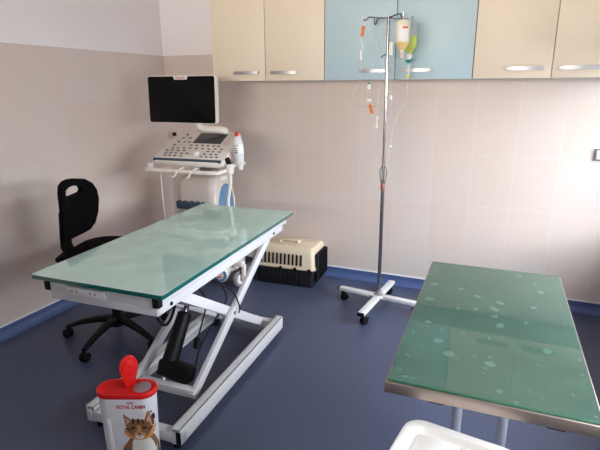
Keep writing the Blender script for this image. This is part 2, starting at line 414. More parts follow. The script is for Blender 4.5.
# upper frame rails, set in from the glass
fr = MB()
for sx in (-1, 1): fr.box((sx * 0.272, 0, 0.690), (0.026, 1.32, 0.044), bev=0.002)
for sy in (-1, 1): fr.box((0, sy * 0.648, 0.690), (0.57, 0.022, 0.044), bev=0.002)
fr.box((0, 0, 0.703), (0.54, 1.29, 0.016))
fr.build('top_frame', M['white'], T)
lf = MB()
for sx in (-1, 1): lf.box((sx * 0.256, 0, 0.646), (0.036, 1.30, 0.042), bev=0.002)
for sy in (-1, 1): lf.box((0, sy * 0.640, 0.646), (0.548, 0.022, 0.042), bev=0.002)
lf.build('lower_frame', M['white'], T)
for sx in (-1, 1):
    for sy in (-1, 1):
        MB().box((sx * 0.276, sy * 0.650, 0.694), (0.030, 0.030, 0.055), bev=0.003).build('corner_block', M['rubber'] if sy < 0 else M['white'], T)
for sx, ys in ((1, (-0.62, -0.30, 0.02, 0.34, 0.62)), (-1, (-0.62, -0.2, 0.2, 0.62))):
    for y in ys:
        MB().cyl((sx * 0.262, y, 0.7160), (sx * 0.262, y, 0.7222), 0.0065, n=14).build('glass_pad', M['rubber'], T)
for x in (-0.09, 0.10):
    for sy in (-1, 1):
        MB().cyl((x, sy * 0.635, 0.7160), (x, sy * 0.635, 0.7222), 0.006, n=14).build('glass_pad', M['rubber'], T)
ps = MB().box((-0.06, -0.668, 0.689), (0.20, 0.020, 0.034), bev=0.002).build('socket_strip', M['white'], T)
for x in (-0.125, -0.10, -0.03, -0.005):
    MB().cyl((x, -0.6775, 0.690), (x, -0.6792, 0.690), 0.0035, n=12).build('socket_hole', M['rubber'], ps)
MB().cyl((0.2735, -0.56, 0.645), (0.278, -0.56, 0.645), 0.008, n=14).build('end_plug', M['rubber'], T)
MB().cyl((0.2735, 0.50, 0.645), (0.278, 0.50, 0.645), 0.008, n=14).build('end_plug', M['rubber'], T)
# base: two channel rails, end rails, rubber feet
BX = 0.086
for sx in (-1, 1):
    b = MB(); x = BX + sx * 0.227
    b.box((x + sx * 0.020, -0.09, 0.078), (0.006, 1.13, 0.078), bev=0.001)
    b.box((x, -0.09, 0.042), (0.046, 1.13, 0.006), bev=0.001)
    b.box((x, -0.09, 0.114), (0.046, 1.13, 0.006), bev=0.001)
    b.box((x - sx * 0.0205, -0.09, 0.107), (0.005, 1.13, 0.020), bev=0.001)
    b.build('base_rail', M['white'], T)
b = MB().box((BX, -0.632, 0.066), (0.50, 0.044, 0.048), bev=0.002); b.build('base_crossbar', M['white'], T)
b = MB().box((BX, 0.452, 0.066), (0.50, 0.044, 0.048), bev=0.002); b.build('base_crossbar', M['white'], T)
for sx in (-1, 1):
    for y in (-0.615, 0.44):
        MB().cyl((BX + sx * 0.205, y, 0.0), (BX + sx * 0.205, y, 0.039), 0.024, 0.02, bev=0.003).build('foot', M['rubber'], T)
    for sy in (-1, 1):
        MB().box((BX + sx * (0.240 if sx > 0 else 0.229), -0.09 + sy * 0.567, 0.072), (0.022, 0.006, 0.062), bev=0.001).build('rail_end_cap', M['rubber'] if sx > 0 else M['white'], T)
# scissors
AX = 0.232
PZ0, PZ1, PY0, PY1 = 0.085, 0.615, -0.40, 0.50
for sx in (-1, 1):
    MB().beam((BX - 0.018 + sx * 0.165, PY0, PZ0), (BX - 0.018 + sx * 0.165, PY1, PZ1), 0.050, 0.024, up=(1, 0, 0.0001)).build('scissor_arm', M['white'], T)
    MB().beam((BX - 0.018 + sx * 0.138, PY1 - 0.08, PZ0), (BX - 0.018 + sx * 0.138, PY0 - 0.02, PZ1), 0.050, 0.024, up=(1, 0, 0.0001)).build('scissor_arm', M['white'], T)
    ym, zm = (PY0 + PY1) / 2 - 0.03, (PZ0 + PZ1) / 2
    MB().cyl((BX - 0.018 + sx * 0.120, 0.022, 0.333), (BX - 0.018 + sx * 0.183, 0.022, 0.333), 0.010, n=14).build('pivot_bolt', M['alu'], T)
MB().beam((BX - 0.155, -0.385, 0.10), (BX + 0.155, -0.385, 0.10), 0.040, 0.040).build('scissor_crossbar', M['white'], T)
MB().beam((BX - 0.13, 0.36, 0.13), (BX + 0.13, 0.36, 0.13), 0.035, 0.035).build('scissor_crossbar', M['white'], T)
MB().beam((BX - 0.13, -0.18, 0.46), (BX + 0.13, -0.18, 0.46), 0.030, 0.030).build('scissor_crossbar', M['white'], T)
# actuator: piston, barrel, motor box
ac = MB().cyl((0.050, -0.32, 0.165), (0.055, -0.155, 0.385), 0.041, 0.036, n=20, bev=0.006).build('actuator', M['black'], T)
MB().cyl((0.055, -0.155, 0.385), (0.055, -0.10, 0.46), 0.014, n=16).build('piston', M['chrome'], ac)
MB().box((0.100, -0.325, 0.158), (0.175, 0.080, 0.080), rot=(math.radians(-12), math.radians(10), 0), bev=0.010).build('motor_housing', M['black'], ac)
MB().cyl((0.048, -0.33, 0.150), (0.046, -0.375, 0.105), 0.012, n=14).build('piston_eye', M['chrome'], ac)
MB().tube([(0.195, -0.30, 0.19), (0.20, -0.26, 0.26), (0.19, -0.10, 0.33), (0.19, 0.04, 0.40), (0.12, 0.06, 0.50), (0.09, -0.05, 0.58), (0.09, -0.1, 0.625)], 0.0042).build('power_cable', M['rubber'], T)
MB().tube([(0.10, -0.12, 0.625), (0.15, -0.06, 0.56), (0.235, 0.02, 0.46), (0.262, 0.05, 0.36), (0.235, 0.09, 0.30)], 0.0042).build('power_cable', M['rubber'], T)
MB().tube([(0.07, -0.14, 0.625), (0.09, -0.1, 0.52), (0.12, -0.05, 0.42), (0.13, -0.12, 0.32), (0.135, -0.18, 0.26)], 0.0042).build('power_cable', M['rubber'], T)
MB().cyl((0.135, -0.18, 0.265), (0.138, -0.19, 0.215), 0.016, 0.022, n=14, bev=0.004).build('plug', M['rubber'], T)
MB().tube([(-0.03, -0.16, 0.625), (-0.05, -0.2, 0.50), (-0.06, -0.24, 0.40), (-0.02, -0.22, 0.33), (0.0, -0.16, 0.42), (-0.01, -0.12, 0.625)], 0.008).build('power_cable', M['rubber'], T)

# ------------------------------------------------------------------ steel table on the right
R = thing('examination_table', 'steel examination table topped with green glass, right foreground', 'table', (2.79, -1.855, 0), math.radians(1.3))
glass_top(0.535, 1.035, 0.008, 0.7005, 0.004, [M['gl_right'], M['edge2'], M['under']], R)
tr = MB()
tr.box((0, 0, 0.690), (0.53, 1.03, 0.003))
tr.build('tray', M['steel'], R)
MB().box((0.0, 0.006, 0.6918), (0.475, 0.955, 0.0012)).build('green_mat', M['gmat'], R)
rim = MB()
for sx in (-1, 1): rim.box((sx * 0.269, 0, 0.680), (0.008, 1.056, 0.030), bev=0.002)
for sy in (-1, 1): rim.box((0, sy * 0.526, 0.678), (0.546, 0.009, 0.034), bev=0.003)
rim.box((0, 0, 0.668), (0.536, 1.05, 0.008))
rim.build('rim', M['steel'], R)
for x in (-0.13, 0.17):
    MB().box((x, -0.500, 0.659), (0.045, 0.045, 0.012), bev=0.002).build('rubber_clip', M['rubber'], R)
for x in (-0.085, 0.080):
    MB().cyl((x, 0, 0.03), (x, 0, 0.664), 0.019, n=24).build('leg', M['legm'], R)
MB().box((0, 0, 0.655), (0.26, 0.30, 0.014), bev=0.003).build('mounting_plate', M['steel'], R)
MB().lathe([(0.128, 0.0), (0.130, 0.004), (0.126, 0.018), (0.10, 0.030), (0.02, 0.032)], 36).build('base', M['steel'], R)

# ------------------------------------------------------------------ white bin in the foreground
W = thing('waste_bin', 'white plastic bin with a recessed rimmed lid, in front of the steel table', 'bin', (2.735, -2.555, 0), math.radians(-8))
b = MB(); w0, w1 = 0.24, 0.29
rings = []
for z, w in ((0.0, w0), (0.02, w0 + 0.006), (0.55, w1)):
    rings.append([(x, y, z) for x, y in rrect(w, w, 0.05, 6)])
b.loft(rings).build('body', M['bin'], W)
b = MB(); rings = []
for z, w, r in ((0.545, 0.298, 0.05), (0.555, 0.316, 0.055), (0.588, 0.316, 0.055), (0.598, 0.306, 0.05), (0.600, 0.290, 0.045), (0.596, 0.262, 0.036), (0.580, 0.246, 0.030), (0.5785, 0.20, 0.02)):
    rings.append([(x, y, z) for x, y in rrect(w, w, r, 6)])
b.loft(rings).build('lid', M['bin'], W)
b = MB()
for sx in (-1, 1): b.box((sx * 0.058, 0, 0.5815), (0.112, 0.228, 0.008), rot=(0, sx * 0.04, 0), bev=0.003)
b.build('flap', M['bin'], W)

# ------------------------------------------------------------------ red and white pet-food container
F = thing('food_container', 'white pet food container with red lid standing by the scissor table', 'container', (1.478, -2.300, 0), math.radians(22))
def stadium(w, d, n=10, sc=1.0):
    r = d / 2; pts = []
    for k in range(n + 1):
        a = -PI / 2 + PI * k / n; pts.append(((w / 2 - r) + r * math.cos(a), r * math.sin(a)))
    for k in range(n + 1):
        a = PI / 2 + PI * k / n; pts.append((-(w / 2 - r) + r * math.cos(a), r * math.sin(a)))
    return [(x * sc, y * sc) for x, y in pts]
TW, TD, TH = 0.240, 0.110, 0.338
b = MB(); rings = []
for z, k in ((0, 0.86), (0.006, 0.885), (0.10, 0.905), (0.25, 0.94), (TH - 0.004, 0.965), (TH, 0.965)):
    rings.append([(x, y, z) for x, y in stadium(TW * k, TD * k)])
b.loft(rings).build('body', M['tub'], F)
def kz(z):
    t = [(0, 0.86), (0.006, 0.885), (0.10, 0.905), (0.25, 0.94), (0.335, 0.965)]
    for (a, ka), (c, kc) in zip(t[:-1], t[1:]):
        if z <= c: return ka + (kc - ka) * (z - a) / (c - a)
    return 0.965
def surf(s_, v, off):
    """point on the container's front: s_ along it from the middle, v up"""
    k = kz(v); w, d = TW * k, TD * k; r = d / 2; fl = w / 2 - r
    if abs(s_) <= fl: return Vector((s_, -r - off, v))
    sg = 1 if s_ > 0 else -1
    a = (abs(s_) - fl) / r
    return Vector((sg * (fl + (r + off) * math.sin(a)), -(r + off) * math.cos(a), v))
def decal(name, polys, material, off, parent):
    bm = bmesh.new()
    for poly in polys:
        vs = [bm.verts.new((x, y, 0)) for x, y in poly]; bm.faces.new(vs)
    bmesh.ops.triangulate(bm, faces=bm.faces[:])
    for _ in range(3):
        bmesh.ops.subdivide_edges(bm, edges=[e for e in bm.edges if e.calc_length() > 0.008], cuts=1)
        bmesh.ops.triangulate(bm, faces=[f for f in bm.faces if len(f.verts) > 3])
    for v in bm.verts: v.co = surf(v.co.x, v.co.y, off)
    me = bpy.data.meshes.new(name); bm.to_mesh(me); bm.free(); me.materials.append(material)
    o = bpy.data.objects.new(name, me); C.objects.link(o); o.parent = parent; return o
def decals(name, polys, material, off, parent):
    for p in polys: decal(name, [p], material, off, parent)
def ell(cx, cy, rx, ry, n=18, rot=0):
    return [(cx + rx * math.cos(2 * PI * k / n) * math.cos(rot) - ry * math.sin(2 * PI * k / n) * math.sin(rot),
             cy + rx * math.cos(2 * PI * k / n) * math.sin(rot) + ry * math.sin(2 * PI * k / n) * math.cos(rot)) for k in range(n)]
def cm(n, r, g, b_): M[n] = mat(n, rgb(r, g, b_), 0.4, vary=0.18, vscale=120)
cm('cat_brown', 146, 100, 64); cm('cat_dark', 66, 46, 34); cm('cat_ginger', 214, 152, 96); cm('cat_cream', 250, 240, 226); cm('cat_pink', 206, 160, 144); cm('cat_eye', 40, 44, 26)
# lid, its hinged cap, the pour window, side grip
b = MB(); rings = []
for z, k in ((TH - 0.010, 0.99), (TH - 0.006, 1.01), (TH + 0.006, 1.01), (TH + 0.012, 0.98), (TH + 0.013, 0.92), (TH + 0.010, 0.88)):
    rings.append([(x, y, z) for x, y in stadium(TW * k, TD * k)])
b.loft(rings); lid = b.build('lid', M['red'], F)
pw = MB(); pw.lathe([(0.001, 0.004), (0.030, 0.004), (0.034, 0.002), (0.034, 0)], 28, Matrix.Translation((0.062, -0.002, TH + 0.0105)) @ Matrix.Diagonal((1.0, 1.12, 1, 1)))
pw.build('pour_window', M['frost'], lid)
cp = MB(); poly = []
for k in range(25):
    a = -PI * 0.08 + PI * 1.16 * k / 24
    poly.append((0.036 * math.cos(a), 0.084 + 0.052 * math.sin(a)))
poly += [(-0.018, 0.0), (0.018, 0.0)]
cap_M = Matrix.Translation((0.012, 0.006, TH + 0.014)) @ Matrix.Rotation(math.radians(38), 4, 'Z') @ Matrix.Rotation(math.radians(92), 4, 'X')
cp.prism(poly, -0.004, 0.004, cap_M, bev=0.002)
cp.prism([(x * 0.72, 0.018 + y * 0.72) for x, y in poly[:25]], 0.004, 0.007, cap_M, bev=0.001)
cp.build('flip_cap', M['red'], lid)
gp = MB(); gp.box((-0.066, -0.043, 0.125), (0.026, 0.018, 0.23), bev=0.007); gp.build('grip_rib', M['tub'], F)
# printing
tm = text_mesh('ROYAL CANIN', 0.0235, 0.0006)
def print_text(me, name, sx, cy, off, material, parent, k=1.0):
    xs = [v.co.x for v in me.vertices]
    for v in me.vertices: v.co = surf(sx + v.co.x * k, cy + v.co.y, off)
    me.name = name; me.materials.clear(); me.materials.append(material)
    o = bpy.data.objects.new(name, me); C.objects.link(o); o.parent = parent; return o
print_text(tm, 'lettering', 0.028, 0.292, 0.0008, M['redink'], F, 0.72)
cr = []
for k in range(-2, 3):
    cr.append([(0.026 + k * 0.0055 - 0.0020, 0.311), (0.026 + k * 0.0055 + 0.0020, 0.311), (0.026 + k * 0.0065, 0.322 - abs(k) * 0.001)])
cr.append([(0.012, 0.307), (0.040, 0.307), (0.040, 0.310), (0.012, 0.310)])
decal('crown_emblem', cr, M['redink'], 0.0008, F)
CX = 0.050
def up(polys, dv=0.022): return [[(x, y + dv if y > 0.02 else y) for x, y in p] for p in polys]
body = decal('cat_picture', up([[(CX - 0.075, 0.004), (CX + 0.088, 0.004), (CX + 0.084, 0.07), (CX + 0.062, 0.125), (CX + 0.045, 0.145), (CX - 0.03, 0.145), (CX - 0.045, 0.115), (CX - 0.068, 0.085), (CX - 0.078, 0.04)]]), M['cat_brown'], 0.0006, F)
decals('fur_stripe', up([ell(CX - 0.060, 0.055, 0.006, 0.028, rot=0.3), ell(CX - 0.045, 0.04, 0.005, 0.03, rot=0.2), ell(CX + 0.078, 0.045, 0.005, 0.03)]), M['cat_dark'], 0.0010, body)
decal('chest', up([[(CX - 0.030, 0.004), (CX + 0.055, 0.004), (CX + 0.064, 0.06), (CX + 0.050, 0.105), (CX + 0.034, 0.135), (CX - 0.012, 0.135), (CX - 0.030, 0.11), (CX - 0.036, 0.06)]]), M['cat_cream'], 0.0012, body)
decals('ear', up([[(CX - 0.050, 0.178), (CX - 0.018, 0.205), (CX - 0.056, 0.240)], [(CX + 0.024, 0.205), (CX + 0.060, 0.182), (CX + 0.046, 0.243), (CX + 0.038, 0.243)]]), M['cat_brown'], 0.0010, body)
decals('inner_ear', up([[(CX - 0.044, 0.186), (CX - 0.026, 0.203), (CX - 0.051, 0.228)], [(CX + 0.029, 0.204), (CX + 0.053, 0.188), (CX + 0.044, 0.232)]]), M['cat_pink'], 0.0014, body)
decal('cheeks', up([ell(CX + 0.003, 0.155, 0.062, 0.036)]), M['cat_ginger'], 0.0014, body)
decal('head', up([ell(CX + 0.002, 0.172, 0.050, 0.044)]), M['cat_brown'], 0.0018, body)
decals('forehead_stripe', up([ell(CX - 0.018, 0.205, 0.004, 0.014, rot=-0.25), ell(CX + 0.002, 0.206, 0.005, 0.015), ell(CX + 0.020, 0.204, 0.004, 0.014, rot=0.25), ell(CX - 0.042, 0.168, 0.014, 0.004, rot=-0.4), ell(CX + 0.044, 0.168, 0.014, 0.004, rot=0.4)]), M['cat_dark'], 0.0022, body)
decal('muzzle', up([ell(CX + 0.002, 0.143, 0.024, 0.017), ell(CX + 0.002, 0.165, 0.009, 0.026)]), M['cat_ginger'], 0.0022, body)
decal('chin', up([ell(CX + 0.002, 0.134, 0.017, 0.010)]), M['cat_cream'], 0.0026, body)
decals('eye', up([ell(CX - 0.021, 0.176, 0.0095, 0.0065), ell(CX + 0.024, 0.176, 0.0095, 0.0065)]), M['cat_eye'], 0.0028, body)
decal('nose', up([[(CX - 0.006, 0.153), (CX + 0.010, 0.153), (CX + 0.002, 0.145)], [(CX + 0.001, 0.146), (CX + 0.003, 0.146), (CX + 0.003, 0.139), (CX + 0.001, 0.139)], [(CX - 0.009, 0.137), (CX + 0.013, 0.137), (CX + 0.002, 0.141)]]), M['cat_dark'], 0.0030, body)
decals('printed_spot', [ell(0.112, 0.235, 0.009, 0.016, rot=0.2), ell(0.108, 0.210, 0.006, 0.013), ell(0.104, 0.262, 0.004, 0.005)], M['cat_dark'], 0.0009, F)
decals('printed_spot', [ell(0.093, 0.262, 0.008, 0.009), ell(0.117, 0.190, 0.005, 0.009)], M['cat_ginger'], 0.0009, F)
decals('printed_spot', [ell(0.030, 0.236, 0.0045, 0.0045), ell(-0.006, 0.246, 0.002, 0.002), ell(0.062, 0.292, 0.003, 0.002)], M['cat_dark'], 0.0009, F)

# ------------------------------------------------------------------ office chair
H = thing('office_chair', 'black fabric swivel chair with slotted backrest between wall and table', 'chair', (0.650, -1.490, 0), math.radians(17))
# local frame: chair faces +x
def backrest():
    b = MB(); outer = []
    W2, H0, H1 = 0.178, 0.0, 0.345
    # outline in (u across, v up)
    out = [(-0.10, 0.0), (-0.135, 0.012), (-0.160, 0.05), (-0.172, 0.12), (-0.176, 0.20), (-0.170, 0.26), (-0.150, 0.305), (-0.110, 0.335), (-0.05, 0.347), (0, 0.350)]
    out = out + [(-u, v) for u, v in reversed(out[:-1])]
    hole = [(-0.074, 0.262), (-0.084, 0.279), (-0.074, 0.298), (-0.035, 0.308), (0, 0.310), (0.035, 0.308), (0.074, 0.298), (0.084, 0.279), (0.074, 0.262), (0.035, 0.256), (0, 0.254), (-0.035, 0.256)]
    bm = b.bm
    def P(u, v, t):       # curved pad: wraps forward at the sides, leans back at the top
        x = 0.06 * (u / 0.178) ** 2 + 0.030 * (v / 0.35) + 0.05 * math.sin(PI * v / 0.35) * 0.35 + t
        return (x, u, v)
    def layer(t, inset):
        cu = [(u * (1 - inset * 5), 0.175 + (v - 0.175) * (1 - inset * 5)) for u, v in out]
        ch = [(u * (1 + inset * 4), 0.282 + (v - 0.282) * (1 + inset * 3)) for u, v in hole]
        return [bm.verts.new(P(u, v, t)) for u, v in cu], [bm.verts.new(P(u, v, t)) for u, v in ch]
    L = [layer(-0.020, 0.012), layer(-0.015, 0.0), layer(0.010, 0.0), layer(0.018, 0.012)]
    for (o0, h0), (o1, h1) in zip(L[:-1], L[1:]):
        n = len(o0)
        for k in range(n): bm.faces.new((o0[k], o0[(k + 1) % n], o1[(k + 1) % n], o1[k]))
        n = len(h0)
        for k in range(n): bm.faces.new((h1[k], h1[(k + 1) % n], h0[(k + 1) % n], h0[k]))
    for (o, h) in (L[0], L[-1]):
        es = []
        for ring in (o, h):
            for k in range(len(ring)):
                e = bm.edges.get((ring[k], ring[(k + 1) % len(ring)])); es.append(e)
        bmesh.ops.triangle_fill(bm, edges=es, use_beauty=True)
    return b
bo = backrest().build('backrest', M['fabric'], H, smooth=50)
bo.location = (-0.228, -0.005, 0.642); bo.rotation_euler = (0, 0, math.radians(-3))
# seat
b = MB(); rings = []
so = rrect(0.46, 0.46, 0.15, 7)
for z, k in ((0.515, 0.86), (0.530, 0.96), (0.550, 1.0), (0.575, 0.985), (0.588, 0.93), (0.592, 0.70)):
    rings.append([(x * k + 0.01, y * k, z - 0.012 * max(0, x * k - 0.12) / 0.1) for x, y in so])
b.loft(rings).build('seat', M['fabric'], H)
MB().box((0.0, 0, 0.500), (0.20, 0.16, 0.035), bev=0.008).build('seat_mechanism', M['black'], H)
b = MB()
for k, (x, z) in enumerate([(-0.09, 0.50), (-0.20, 0.50), (-0.275, 0.525), (-0.300, 0.585), (-0.300, 0.67), (-0.298, 0.76)]): pass
pts = [(-0.04, 0.498), (-0.16, 0.498), (-0.235, 0.518), (-0.268, 0.585), (-0.262, 0.67), (-0.250, 0.80)]
rings = []
for i, (x, z) in enumerate(pts):
    a = Vector((pts[min(i + 1, 5)][0] - pts[max(i - 1, 0)][0], 0, pts[min(i + 1, 5)][1] - pts[max(i - 1, 0)][1])).normalized()
    nn = Vector((-a.z, 0, a.x)); c = Vector((x, 0, z)); hw = 0.046
    rings.append([tuple(c + nn * 0.010 + Vector((0, -hw, 0))), tuple(c + nn * 0.010 + Vector((0, hw, 0))), tuple(c - nn * 0.010 + Vector((0, hw, 0))), tuple(c - nn * 0.010 + Vector((0, -hw, 0)))])
b.loft(rings).build('back_bar', M['black'], H)
MB().cyl((-0.250, -0.036, 0.545), (-0.255, -0.125, 0.535), 0.024, 0.020, n=16, bev=0.005).build('adjuster_knob', M['black'], H)
MB().cyl((0, 0, 0.10), (0, 0, 0.49), 0.026, n=20).build('gas_column', M['black'], H)
MB().cyl((0, 0, 0.075), (0, 0, 0.150), 0.045, 0.036, n=24, bev=0.006).build('base_hub', M['black'], H)
for k in range(5):
    a = math.radians(188 + 72 * k) ; ca, sa = math.cos(a), math.sin(a)
    b = MB(); rings = []
    for d, z, w, h in ((0.02, 0.118, 0.050, 0.045), (0.12, 0.118, 0.046, 0.036), (0.22, 0.100, 0.040, 0.028), (0.29, 0.078, 0.036, 0.022), (0.315, 0.070, 0.030, 0.018)):
        rings.append([(ca * d - sa * q * w / 2, sa * d + ca * q * w / 2, z + e * h / 2) for q, e in ((-1, -0.6), (-0.6, -1), (0.6, -1), (1, -0.6), (1, 0.4), (0.6, 1), (-0.6, 1), (-1, 0.4))])
    b.loft(rings); b.build('base_leg', M['black'], H)
    cs = MB(); cx, cy = ca * 0.312, sa * 0.312
    t = Vector((-sa, ca, 0)) if k % 2 else Vector((ca, sa, 0)) * 0.5 + Vector((-sa, ca, 0)) * 0.8
    t.normalize(); c0 = Vector((cx, cy, 0.027))
    for q in (-1, 1): cs.cyl(c0 + t * q * 0.006, c0 + t * q * 0.024, 0.027, n=18, bev=0.004)
    cs.cyl((cx, cy, 0.03), (cx, cy, 0.068), 0.010, n=12)
    cs.build('caster', M['black'], H)

# ------------------------------------------------------------------ ultrasound machine
U = thing('ultrasound_machine', 'white and blue ultrasound cart with black monitor in the corner', 'ultrasound machine', (0.740, -0.50, 0), math.radians(4))
b = MB()
b.box((0, 0.10, 0.145), (0.34, 0.24, 0.09), bev=0.03)
b.build('base', M['device'], U)
for sx in (-1, 1):
    for y, z0 in ((-0.01, 0), (0.22, 0)):
        lg = MB().beam((sx * 0.10, y, 0.200), (sx * 0.262, y - 0.02, 0.190), 0.055, 0.045, bev=0.012).build('base_leg', M['device'], U)
        cs = MB(); cs.cyl((sx * 0.215 - 0.014, y - 0.02, 0.066), (sx * 0.215 + 0.020, y - 0.028, 0.066), 0.066, n=28, bev=0.010)
        ca_ = cs.build('caster_wheel', M['grey'], U)
        h = MB(); h.cyl((sx * 0.215 - 0.017, y - 0.020, 0.066), (sx * 0.215 + 0.024, y - 0.028, 0.066), 0.042, n=24, bev=0.004); h.build('wheel_hub', M['device'], ca_)
        MB().beam((sx * 0.262, y - 0.02, 0.19), (sx * 0.262, y - 0.03, 0.06), 0.03, 0.035, bev=0.008).build('caster_fork', M['device'], U)
# front drum with blue ring badge
dr = MB().cyl((0.052, 0.06, 0.115), (0.072, -0.08, 0.098), 0.072, n=32, bev=0.012).build('foot_drum', M['device'], U)
axis = Vector((0.02, -0.14, -0.017)).normalized()
q = axis.to_track_quat('Z', 'Y').to_matrix().to_4x4()
def at(o_): m_ = q.copy(); m_.translation = Vector((0.072, -0.08, 0.098)) + axis * o_; return m_
MB().lathe([(0.040, 0), (0.040, 0.002), (0.060, 0.002), (0.060, 0)], 32, at(0.0005), cap=False).build('blue_ring', M['dblue'], dr)
rb = MB(); rb.M = at(0.001)
rb.tube([(0.022 * math.cos(math.radians(a)), 0.022 * math.sin(math.radians(a)), 0.001) for a in range(40, 330, 20)], 0.005, n=6)
rb.box((-0.006, 0, 0.001), (0.022, 0.006, 0.004))
rb.build('red_emblem', M['redink'], dr)
# tower body: profile extruded, blue oval side
b = MB(); poly = rrect(0.34, 0.34, 0.07, 6, 0, 0)
rings = []
for z, k, dy in ((0.16, 0.92, 0.01), (0.30, 1.0, 0), (0.70, 1.0, 0), (0.80, 0.98, 0.0), (0.845, 0.92, 0.01), (0.865, 0.78, 0.02)):
    rings.append([(x * k - 0.065, y * k + dy + 0.03, z) for x, y in poly])
b.loft(rings).build('tower_body', M['device2'], U, smooth=50)
# white shoulder hoop and blue side panel on the right
b = MB()
prof = []
for k in range(13):
    a = PI * k / 12; prof.append((0.03 + 0.165 * math.cos(a), 0.66 + 0.20 * math.sin(a)))
prof = [(0.195, 0.14)] + prof + [(-0.135, 0.14)]
MY = Matrix(((0, 0, 1, 0), (1, 0, 0, 0), (0, 1, 0, 0), (0, 0, 0, 1)))
b.prism(prof, 0.030, 0.095, MY, bev=0.015); b.build('side_shell', M['device'], U)
b = MB(); prof2 = []
for k in range(13):
    a = PI * k / 12; prof2.append((0.03 + 0.120 * math.cos(a), 0.650 + 0.150 * math.sin(a)))
prof2 = [(0.150, 0.2)] + prof2 + [(-0.090, 0.2)]
b.prism(prof2, 0.095, 0.108, MY, bev=0.008); b.build('side_panel', M['dblue'], U)
# wavy front grip
b = MB(); g = []
for k in range(33):
    u = -1 + 2 * k / 32; g.append((u * 0.105, 0.028 + 0.007 * math.cos(u * PI * 4)))
g += [(0.105, -0.01), (0.09, -0.022), (-0.09, -0.022), (-0.105, -0.01)]
MX = Matrix(((1, 0, 0, -0.090), (0, 0, -1, -0.148), (0, 1, 0, 0.655), (0, 0, 0, 1)))
b.prism(g, -0.012, 0.045, MX, bev=0.006); b.build('front_grip', M['dnavy'], U)
MB().box((-0.02, 0.02, 0.90), (0.11, 0.12, 0.14), bev=0.02).build('neck', M['grey'], U)
# console (tilted panel) ; local panel frame: x right, y up the slope
CM = Matrix.Translation((-0.012, -0.30, 1.018)) @ Matrix.Rotation(math.radians(24), 4, 'X')
b = MB(); b.M = CM
pw_ = [(-0.275, 0.0), (-0.24, -0.022), (0.24, -0.022), (0.275, 0.0), (0.285, 0.10), (0.262, 0.26), (0.250, 0.38), (0.22, 0.40), (-0.22, 0.40), (-0.250, 0.38), (-0.262, 0.26), (-0.285, 0.10)]
b.prism(pw_, -0.045, 0.0, bev=0.012); co = b.build('console', M['device'], U)
b = MB(); b.M = CM; b.box((0, -0.004, -0.002), (0.53, 0.022, 0.016), bev=0.004); b.build('front_strip', M['dnavy'], co)
b = MB(); b.M = CM; b.box((0.045, 0.295, 0.001), (0.225, 0.14, 0.008), bev=0.003); ts = b.build('touch_screen', M['lcd'], co)
b = MB(); b.M = CM; b.box((0.205, 0.29, 0.001), (0.06, 0.15, 0.004), bev=0.002); b.build('side_recess', M['device2'], co)
b = MB(); b.M = CM; b.lathe([(0.026, 0), (0.026, 0.004), (0.020, 0.012), (0.010, 0.017), (0.001, 0.018)], 24, Matrix.Translation((0.03, 0.085, 0))); b.build('trackball', M['device'], co)
kp = []
for r_, (yy, xs) in enumerate(((0.045, [-0.2, -0.16, -0.12, -0.07, 0.09, 0.13, 0.17, 0.21]), (0.08, [-0.21, -0.17, -0.13, -0.08, -0.04, 0.10, 0.15, 0.19]), (0.115, [-0.22, -0.18, -0.13, -0.08, 0.11, 0.15, 0.20]), (0.15, [-0.19, -0.15, -0.1, -0.05, 0.0, 0.05, 0.10, 0.15, 0.20]), (0.19, [-0.2, -0.06, -0.015, 0.03, 0.075, 0.12, 0.16]), (0.235, [-0.19, -0.14, -0.1]), (0.29, [-0.18, -0.12]), (0.34, [-0.17]))):
    for x in xs: kp.append((x, yy))
for (x, y) in kp:
    b = MB(); b.M = CM; b.box((x, y, 0.002), (0.020, 0.011, 0.007), rot=(0, 0, random.uniform(-0.3, 0.3)), bev=0.002, seg=1); b.build('key', M['key'], co)
# front handle rail around the console with two hooks
rl = [(0.23, -0.02, 0.965), (0.262, -0.18, 0.955), (0.255, -0.31, 0.946), (0.215, -0.352, 0.944), (0.0, -0.358, 0.944), (-0.27, -0.352, 0.944), (-0.318, -0.315, 0.946), (-0.305, -0.18, 0.955), (-0.25, -0.02, 0.965)]
rail = MB().tube(rl, 0.015, n=12).build('handle_rail', M['device'], U)
for x in (-0.055, 0.055):
    MB().tube([(x + 0.012, -0.30, 0.962), (x + 0.010, -0.34, 0.958), (x + 0.002, -0.374, 0.944), (x - 0.006, -0.380, 0.920), (x - 0.024, -0.386, 0.908)], 0.0065, n=8).build('cable_hook', M['device'], rail)
for sx in (-1, 1): MB().beam((sx * 0.22, -0.02, 0.965), (sx * 0.10, 0.02, 0.97), 0.05, 0.03, bev=0.008).build('rail_bracket', M['device2'], rail)
MB().cyl((-0.318, -0.29, 0.955), (-0.318, -0.29, 0.985), 0.020, 0.024, n=16, bev=0.004).build('probe_cup', M['device'], rail)
